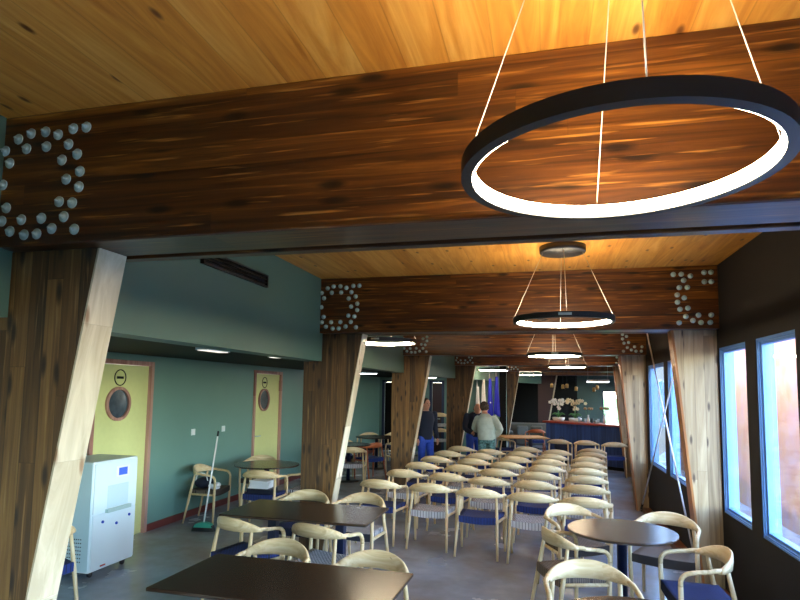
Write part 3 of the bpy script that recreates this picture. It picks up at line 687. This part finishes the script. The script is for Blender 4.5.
# ------------------------------------------------------------------ white cabinet machine
t = thing('water_cooler_cabinet', 'tall white appliance cabinet on casters beside the first yellow door', 'appliance', (-4.46, 5.03, 0))
MB().box(-.26, .24, -.31, .31, .06, 1.11).build('body', M_white, t, bevel=.012)
MB().box(-.25, .23, -.314, -.31, .08, 1.09).build('side_panel', M_whiteside, t)
MB().box(.24, .252, -.295, .295, .08, .60).build('lower_door', M_white, t, bevel=.004)
MB().box(.24, .252, -.295, .295, .61, 1.09).build('upper_panel', M_white, t, bevel=.004)
d = MB().box(.252, .258, -.02, .17, .93, 1.04).build('display_bezel', M_pot, t)
MB().box(.258, .261, .015, .135, .945, 1.02).build('display', M_screen, d)
MB().box(.252, .255, -.12, .17, .64, .86).build('dispenser_recess', M_whiteside, t)
MB().box(.252, .285, -.14, .19, .60, .635).build('drip_tray', M_steel, t)
for y, z in ((-.17, .52), (.2, .52), (.02, .47)):
    MB().tube([(.252, y, z), (.262, y, z)], .014, n=14).build('lock', M_jeans, t)
MB().box(.252, .2535, -.17, -.10, .09, .105).build('badge', M_redpl, t)
v = MB()
for k in range(5): v.box(-.2, -.02, -.317, -.314, .48+k*.06, .52+k*.06)
v.build('side_vent', M_dkplastic, t)
v = MB()
for i in range(8):
    for j in range(7): v.box(-.03+.0+i*.024, -.018+i*.024, -.3162, -.314, .16+j*.035, .17+j*.035)
v.build('perforated_vent', M_dkplastic, t)
for x in (-.2, .18):
    for y in (-.22, .22):
        c = MB().tube([(x-.012, y, .026), (x+.012, y, .026)], .026, n=14); c.box(x-.02, x+.02, y-.02, y+.02, .045, .06); c.build('caster', M_dkplastic, t)

# broom
t = thing('broom', 'turquoise and black broom with long pale handle before the wall chair', 'broom', (-4.27, 6.72, 0), .15)
b = MB(); b.prism([(-.15, .0), (.15, .0), (.125, .075), (-.125, .075)], 1, -.035, .035); b.build('bristles', M_dkplastic, t)
b = MB(); b.prism([(-.125, .05), (.125, .05), (.10, .095), (.03, .115), (-.03, .115), (-.10, .095)], 1, -.042, .042); b.build('broom_head', M_turq, t, bevel=.006)
MB().tube([(0, 0, .10), (.02, .28, 1.19)], .011, n=10).build('handle', M_pot, t)
MB().tube([(.02, .28, 1.19), (.0215, .296, 1.26)], .013, n=10).build('hand_grip', M_dkplastic, t)

# things lying on chairs
def sheet_pile(name, label, cx, cy, z, n, col):
    pass
bx = thing('folder_box', 'dark box under the pile of papers on the corridor chair', 'box', (-3.70, 7.19, .446))
MB().box(-.17, .17, -.12, .12, 0, .05).build('box_body', M_cloth_navy, bx, bevel=.004); MB().box(-.172, .172, -.122, .122, .05, .062).build('lid', M_dkplastic, bx, bevel=.003)
z = .5085
for k in range(6):
    o = MB().box(-.14, .14, -.10, .10, 0, .016)
    sp_ = thing('booklet', 'white booklet in the pile on the corridor chair, %s' % ['at the bottom', 'second from the bottom', 'third from the bottom', 'third from the top', 'second from the top', 'on the top'][k], 'booklet', (-3.70+random.uniform(-.02, .02), 7.19+random.uniform(-.012, .012), z), random.uniform(-.12, .12), 'booklets on the corridor chair')
    o.build('cover', M_paper, sp_, bevel=.002); MB().box(-.137, .137, .1, .101, .003, .013).build('page_edge', M_pot, sp_); z += .0165
bg = thing('bag', 'navy cloth bag on the seat of the chair by the green wall', 'bag', (-4.66, 7.30, .438))
b = MB(); b.ball((0, 0, .07), .13, .13, .075); b.ball((.03, .04, .09), .08, .08, .06)
o = b.build('bag_body', M_cloth_navy, bg)
MB().tube([(-.1, -.05, .1), (-.06, -.06, .2), (.05, -.06, .2), (.09, -.05, .1)], .008, n=8, sub=4).build('strap', M_pot, bg)
cl = thing('cloth', 'crumpled white cloth at the right of the navy bag on the wall chair', 'cloth', (-4.44, 7.22, .44))
b = MB(); b.ball((0, 0, .03), .08, .05, .032); b.ball((.02, .03, .06), .05, .05, .035); b.ball((-.03, -.03, .05), .05, .03, .03); b.build('folds', M_paper, cl)
bp = thing('bag', 'dark bag on the left chair at the blue bar', 'bag', (.42, 14.12, .45))
b = MB(); b.ball((0, 0, .14), .17, .11, .14); b.build('bag_body', M_cloth_navy, bp); MB().tube([(-.1, 0, .25), (0, 0, .36), (.1, 0, .25)], .008, n=8, sub=4).build('strap', M_cloth_navy, bp)

# ------------------------------------------------------------------ bar and far furniture
p0 = Vector((.08, 16.07)); p1 = Vector((1.86, 14.62)); d = p1-p0; L = d.length; ang = math.atan2(d.y, d.x)
t = thing('bar_counter', 'dark blue boarded bar counter with a red brown top', 'bar', (p0.x, p0.y, 0), ang)
MB().box(0, L, 0, .5, 0, 1.04).build('front_panel', M_barblue, t)
MB().box(-.06, L+.04, -.08, .56, 1.04, 1.085).build('countertop', M_barred, t, bevel=.006)
MB().box(0, L, -.015, 0, 0, .08).build('kick_plate', M_black, t)
def on_bar(s, w=.25): q = p0+d.normalized()*s+Vector((-d.normalized().y, d.normalized().x))*w; return (q.x, q.y, 1.085)
def orchid(label, loc, m, seed):
    rnd = random.Random(seed); t = thing('potted_orchid', label, 'plant', loc)
    MB().lathe([(.01, 0), (.12, 0), (.16, .04), (.165, .10), (.15, .10), (.14, .08), (.01, .08)], n=28).build('bowl', M_pot, t)
    for k in range(6):
        a = k*PI/3; c, s_ = math.cos(a), math.sin(a)
        pts = [(0, 0, .1), (c*.08, s_*.08, .2), (c*.17, s_*.17, .17)]
        MB().tube(pts, [.01, .03, .004], n=6, sub=4, flat=.3).build('leaf', M_leaf, t)
    for k in range(4):
        a = k*PI/2+.4; c, s_ = math.cos(a), math.sin(a); tip = (c*.22, s_*.12, .50)
        pts = [(0, 0, .09), (c*.03, s_*.03, .35), (c*.12, s_*.08, .56), tip]
        st = MB().tube(pts, .005, n=6, sub=4).build('stem', M_leaf, t)
        for j in range(6):
            f = j/5; q = Vector((c*.03, s_*.03, .36)).lerp(Vector((c*.25, s_*.14, .48)), f)+Vector((rnd.uniform(-.04, .04), rnd.uniform(-.04, .04), .14*math.sin(PI*f)+rnd.uniform(-.03, .03)))
            b = MB()
            for pz in range(5):
                w = pz*2*PI/5; b.ball((q.x+.026*math.cos(w), q.y-.01, q.z+.026*math.sin(w)), .022, .005, .02, n=8, m=5)
            b.ball((q.x, q.y-.016, q.z), .008, n=6, m=4); b.build('blossom', m, st)
orchid('white orchid in a white bowl at the left end of the bar', on_bar(.22), M_petal, 1)
orchid('cream orchid in a white bowl, second along the bar', on_bar(.75), M_petalc, 2)
def vase(label, loc, m, h):
    t = thing('vase', label, 'vase', loc)
    MB().lathe([(.01, 0), (.03, 0), (.035, h*.4), (.018, h*.8), (.024, h), (.018, h), (.01, h*.8)], n=18).build('vase_body', M_pot, t)
    for k in range(5):
        a = k*1.3; st = MB().tube([(0, 0, h*.7), (.09*math.cos(a), .05*math.sin(a), h+.14)], .003, n=5).build('stem', M_leaf, t)
        MB().ball((.09*math.cos(a), .05*math.sin(a), h+.16), .035, .03, .035, n=8, m=6).build('blossom', m, st)
vase('slim pale vase with sparse blooms left of the middle of the bar', on_bar(1.15), M_petalb, .2)
vase('slim pale vase with brown dried flowers right of the middle of the bar', on_bar(1.62), M_petalb, .22)
glb = plain('pale glass', srgb(170, 186, 196), .1)
for k, (s, w, h, lb) in enumerate(((.95, .15, .14, 'tall'), (1.02, .3, .1, 'short'), (1.3, .2, .12, 'dark'), (1.42, .28, .11, 'squat'), (1.48, .1, .09, 'small'))):
    g = thing('drinking_glass', '%s glass standing on the bar between the flowers' % lb, 'glass', on_bar(s, w))
    MB().lathe([(.01, 0), (.03, 0), (.034, h), (.03, h), (.026, .01), (.01, .01)], n=16).build('glass_body', glb if lb != 'dark' else M_dkplastic, g)
    MB().lathe([(.01, -.0), (.032, .0), (.032, .006), (.01, .006)], n=16).build('glass_foot', glb, g)
# sofa
t = thing('sofa', 'grey cushioned sofa against the black wall left of the bar', 'sofa', (-.40, 19.0, 0), .1)
MB().box(-.62, .62, -.35, .35, .18, .42).build('seat', M_sofa, t, bevel=.05); MB().box(-.62, .62, .2, .4, .42, .85).build('backrest', M_sofa, t, bevel=.05)
for s in (-1, 1): MB().box(s*.62-.07, s*.62+.07, -.35, .38, .18, .6).build('armrest', M_sofa, t, bevel=.04)
for sx in (-.5, .5):
    for sy in (-.28, .28): MB().tube([(sx, sy, 0), (sx, sy, .18)], .02, n=8).build('leg', M_blackmetal, t)
for sx, a, lb in ((-.25, .3, 'left'), (.2, -.25, 'right')):
    c = thing('cushion', 'grey cushion leaning on the sofa, %s one' % lb, 'cushion', (-.40+sx, 19.0+.06+sx*.1, .425), .1+a)
    MB().box(-.18, .18, -.05, .05, 0, .34).build('cushion_cover', M_sofa, c, bevel=.045)
# flags on a stand
fs = [(-1.62, 2.36, 'white', M_flagw), (-1.46, 2.30, 'white', M_flagw), (-1.28, 2.33, 'blue', M_flagb), (-1.10, 2.38, 'blue', M_flagb)]
lbl = ['leftmost white flag hanging on its pole behind the people', 'second white flag, beside the blue ones', 'blue flag with a small emblem, left of two', 'blue flag at the right end of the flags']
for k, (x, z1, cn, fm) in enumerate(fs):
    z1 = z1 if k else 2.1
    t = thing('flag', lbl[k], 'flag', (x-.15, 15.9, 0))
    MB().tube([(0, 0, .03), (.0, 0, z1)], .011, n=8).build('pole', M_rod, t); MB().ball((0, 0, z1+.03), .018, .018, .035, n=8, m=6).build('finial', M_steel, t)
    MB().lathe([(.01, 0), (.045, 0), (.04, .03), (.01, .035)], n=16).build('base', M_blackmetal, t)
    rings = []
    for i in range(12):
        f = i/11; zc = z1-.12-f*1.05; wd = .03+.05*f; ring = []
        for j in range(20):
            a = 2*PI*j/20; rr = 1+.25*math.sin(5*a+f*2); ring.append((.02+wd*rr*math.cos(a), wd*.7*rr*math.sin(a)-.01, zc-.05*math.cos(a)*f))
        rings.append(ring)
    fl = MB().loft(rings).build('flag_cloth', fm, t)
    if k == 2: MB().ball((.04, -.075, 1.55), .02, .006, .02, n=8, m=5).build('emblem', M_petal, fl)
# plant leaf in front of the bright end window
t = thing('potted_plant', 'thin leafed plant before the bright window at the end', 'plant', (2.74, 22.4, 0))
MB().lathe([(.01, 0), (.12, 0), (.15, .28), (.13, .28), (.12, .24), (.01, .24)], n=20).build('pot', M_pot, t)
MB().tube([(0, 0, .24), (.02, 0, .8), (0, 0, 1.3)], .012, n=6, sub=3).build('stem', M_leaf, t)
for k in range(7):
    a = k*.9+2.9; MB().tube([(0, 0, .75+k*.08), (.12*math.cos(a), .12*math.sin(a), .85+k*.08), (.24*math.cos(a), .24*math.sin(a), .82+k*.08)], [.008, .035, .004], n=6, sub=4, flat=.25).build('leaf', M_leaf, t)

# ------------------------------------------------------------------ people
def eloft(mb, L, n=20):
    rings = []
    for (x, y, z, rx, ry) in L: rings.append([(x+rx*math.cos(2*PI*k/n), y+ry*math.sin(2*PI*k/n), z) for k in range(n)])
    mb.loft(rings)
def limb(mb, pts, rad):
    mb.tube(pts, rad, n=12, sub=3)
    for p, r in zip(pts, rad): mb.ball(p, r*.98, n=12, m=8)
def remesh(o, vox, sm=6):
    md = o.modifiers.new('remesh', 'REMESH'); md.mode = 'VOXEL'; md.voxel_size = vox; md.use_smooth_shade = True
    s = o.modifiers.new('smooth', 'SMOOTH'); s.iterations = sm; s.factor = .5
def hand(mb, wrist, direc, side):
    w = Vector(wrist); d_ = Vector(direc).normalized(); s = Vector(side).normalized(); nrm = d_.cross(s)
    mb.tube([w, w+d_*.04, w+d_*.085], [.022, .032, .03], n=10, flat=.6)
    for k, l in enumerate((.066, .076, .07, .055)):
        b = w+d_*.08+s*(.026-.0175*k)
        mb.tube([b-d_*.02, b+d_*l*.5+nrm*.006, b+d_*l*.85+nrm*.022], [.0095, .0085, .007], n=8)
    b = w+d_*.025+s*.026
    mb.tube([b, b+d_*.03+s*.028, b+d_*.06+s*.034+nrm*.01], [.012, .010, .008], n=8)
def person(label, loc, rz, pose, tops, legm, hairm, bald=False):
    t = thing('person', label, 'person', loc, rz)
    J = pose; body = MB()
    hx, hy, hz = J['head']
    body.ball((hx, hy, hz), .074, .094, .112, n=20, m=14); body.ball((hx, hy+.03, hz-.06), .052, .055, .055)
    body.tube([(hx, hy+.088, hz+.015), (hx, hy+.112, hz-.02), (hx, hy+.09, hz-.028)], [.008, .014, .012], n=8)
    for s in (-1, 1): body.ball((hx+s*.076, hy-.002, hz-.008), .012, .022, .032, n=8, m=6)
    body.tube([(hx, hy+.085, hz-.052), (hx, hy+.092, hz-.058)], [.02, .016], n=8, flat=.5)
    nk = J['neck']; body.tube([nk, (hx, hy-.01, hz-.05)], [.062, .055], n=12)
    eloft(body, [(x, y, z, rx*.9, ry*.9) for x, y, z, rx, ry in J['torso']])
    for s in ('L', 'R'):
        a = J['arm'+s]; limb(body, a, [.05, .040, .030]); dd = J['hand'+s]; hand(body, a[2], dd[0], dd[1])
        l = J['leg'+s]; limb(body, l, [.085, .055, .04]); body.tube([l[2], (l[2][0], l[2][1]+.05, l[2][2]-.05), (l[2][0], l[2][1]+.14, l[2][2]-.06)], [.04, .038, .03], n=10)
    o = body.build('body', M_skin, t); remesh(o, .0085, 2)
    j = MB(); eloft(j, J['torso'])
    for s in ('L', 'R'):
        a = [Vector(p) for p in J['arm'+s]]; end = a[1].lerp(a[2], .93); r = J.get('sleeve', .062); limb(j, [a[0], a[1], end], [r+.01, r-.004, r-.018])
    o = j.build('jacket', tops, t); remesh(o, .014, 5)
    q = MB(); x, y, z, rx, ry = J['torso'][0]; eloft(q, [(x, y, z-.06, rx*.92, ry*.92), (x, y, z+.12, rx*.9, ry*.9)])
    for s in ('L', 'R'):
        l = [Vector(p) for p in J['leg'+s]]; limb(q, [l[0], l[1], l[1].lerp(l[2], .96)], [.098, .074, .064])
        f = l[2]; sh = MB(); sh.ball((f.x, f.y+.07, .04), .046, .13, .042, n=14, m=8); sh.box(f.x-.04, f.x+.04, f.y-.05, f.y+.17, 0, .02); so = sh.build('shoe', M_shoe, t)
    o = q.build('trousers', legm, t); remesh(o, .014, 5)
    h = MB()
    if not bald:
        h.ball((hx, hy-.022, hz+.028), .088, .092, .104, n=22, m=14)
        if hairm is M_hairbr:
            for k in range(46):
                a = random.uniform(0, 2*PI); b_ = random.uniform(-.5, 1.4); rr = .082
                p = (hx+rr*math.cos(a)*math.cos(b_), hy-.03+rr*math.sin(a)*math.cos(b_), hz+.025+.1*math.sin(b_))
                if p[1] > hy+.045: continue
                h.ball(p, .022, n=8, m=6)
    else:
        for s in (-1, 1): h.ball((hx+s*.062, hy-.03, hz-.01), .02, .05, .035, n=10, m=8)
        h.ball((hx, hy-.075, hz-.02), .055, .025, .035, n=10, m=8)
    h.build('hair', hairm, t)
    for s in (-1, 1): MB().ball((hx+s*.03, hy+.083, hz+.012), .010, .008, .007, n=8, m=6).build('eye', M_eye, t)
    return t
stand = dict(head=(0, .02, 1.57), neck=(0, -.01, 1.40),
    torso=[(0, 0, .84, .155, .115), (0, 0, .95, .165, .12), (0, .01, 1.10, .165, .12), (0, .01, 1.25, .185, .13), (0, 0, 1.37, .18, .11), (0, -.005, 1.43, .09, .075)],
    armL=[(-.21, 0, 1.36), (-.26, -.04, 1.08), (-.24, .08, .86)], armR=[(.21, 0, 1.36), (.26, -.04, 1.08), (.24, .08, .86)],
    handL=((.05, .25, -1), (0, 1, .25)), handR=((-.05, .25, -1), (0, 1, .25)),
    legL=[(-.09, 0, .86), (-.105, .02, .48), (-.11, -.02, .09)], legR=[(.09, 0, .86), (.105, .02, .48), (.11, -.02, .09)])
person('person in a navy jacket and blue jeans standing behind the third left column', (-2.37, 11.75, 0), PI+.75, stand, M_navyjk, M_jeans, M_hairdk)
P3 = dict(stand); P3.update(head=(-.06, .12, 1.50), neck=(-.04, .05, 1.36), sleeve=.07,
    torso=[(0, 0, .85, .175, .14), (0, 0, .92, .19, .15), (-.01, .0, 1.05, .185, .15), (-.02, .02, 1.2, .19, .15), (-.03, .03, 1.31, .165, .125), (-.04, .05, 1.39, .08, .08)],
    armR=[(.15, .02, 1.28), (.29, -.06, 1.08), (.19, .04, .94)], handR=((-.8, .5, -.2), (0, .3, .9)),
    armL=[(-.19, .04, 1.27), (-.28, .16, 1.08), (-.22, .38, 1.0)], handL=((.2, 1, -.1), (.3, 0, .9)))
person('person seen from behind in a pale fleece, hand on hip, mottled trousers', (-1.14, 12.05, 0), -.05, P3, M_greyjk, M_camo, M_hairbr)
P2 = dict(stand); P2.update(head=(0, .20, 1.47), neck=(0, .12, 1.35),
    torso=[(0, -.02, .84, .155, .115), (0, 0, .95, .165, .12), (0, .04, 1.10, .17, .12), (0, .08, 1.25, .185, .13), (0, .10, 1.34, .18, .11), (0, .11, 1.39, .09, .075)],
    armL=[(-.21, .10, 1.31), (-.27, .12, 1.05), (-.2, .33, .95)], armR=[(.21, .10, 1.31), (.27, .12, 1.05), (.2, .33, .95)], handL=((.1, 1, -.2), (.3, 0, .9)), handR=((-.1, 1, -.2), (-.3, 0, .9)))
person('bald person in a navy top leaning forward beside the flags', (-1.50, 12.85, 0), PI+.55, P2, M_navyjk, M_jeans, M_hairbr, bald=True)

# ------------------------------------------------------------------ outside
struct(MB().box(-40, 60, -40, 70, -.5, -.2).build('ground', M_ground))
w = MB().box(3.3, 3.6, 7.2, 16, -.2, 2.75).build('garden_wall', M_rust); struct(w)
w = MB().box(1.5, 9, 29, 30, -.2, 1.6).build('hedge', M_hedge); tag(w, 'green hedge outside the far end window', 'hedge')

# ------------------------------------------------------------------ light
W = bpy.data.worlds.new('sky'); S.world = W; W.use_nodes = True; nt = W.node_tree
bg = nt.nodes['Background']; sky = nt.nodes.new('ShaderNodeTexSky'); sky.sky_type = 'NISHITA'; sky.sun_disc = False; sky.sun_elevation = math.radians(50); sky.sun_rotation = math.radians(270); sky.air_density = 1.0; sky.dust_density = .6
nt.links.new(sky.outputs[0], bg.inputs[0]); bg.inputs[1].default_value = 2.2
sun = bpy.data.lights.new('sun', 'SUN'); sun.energy = 1.5; sun.angle = math.radians(.6); sun.color = (1, .98, .95)
so = bpy.data.objects.new('sun', sun); COL.objects.link(so); so.location = (-10, 0, 12)
so.rotation_euler = Vector((.40, .10, -.91)).to_track_quat('-Z', 'Y').to_euler()

# ------------------------------------------------------------------ camera
cam = bpy.data.cameras.new('camera'); co = bpy.data.objects.new('camera', cam); COL.objects.link(co); S.camera = co
pit, yaw, rol = .0869, -.2458, .0142
cy_, sy_ = math.cos(yaw), math.sin(yaw); cp_, sp2 = math.cos(pit), math.sin(pit)
fw = Vector((sy_*cp_, cy_*cp_, sp2)); rt = Vector((cy_, -sy_, 0)); up = rt.cross(fw)
r2 = rt*math.cos(rol)+up*math.sin(rol); u2 = -rt*math.sin(rol)+up*math.cos(rol)
Mx = Matrix((r2, u2, -fw)).transposed().to_4x4(); Mx.translation = Vector((0, 0, 1.85)); co.matrix_world = Mx
cam.sensor_width = 36; cam.lens = 570*36/800; cam.shift_y = 40.55/800; cam.clip_start = .05; cam.clip_end = 300
S.view_settings.view_transform = 'Standard'; S.view_settings.look = 'None'; S.view_settings.gamma = 1; S.view_settings.use_curve_mapping = False
S.view_settings.exposure = 1.5
S.cycles.max_bounces = 10; S.cycles.diffuse_bounces = 5; S.cycles.glossy_bounces = 4; S.cycles.transparent_max_bounces = 12; S.cycles.sample_clamp_indirect = 8
S.cycles.caustics_reflective = False; S.cycles.caustics_refractive = False
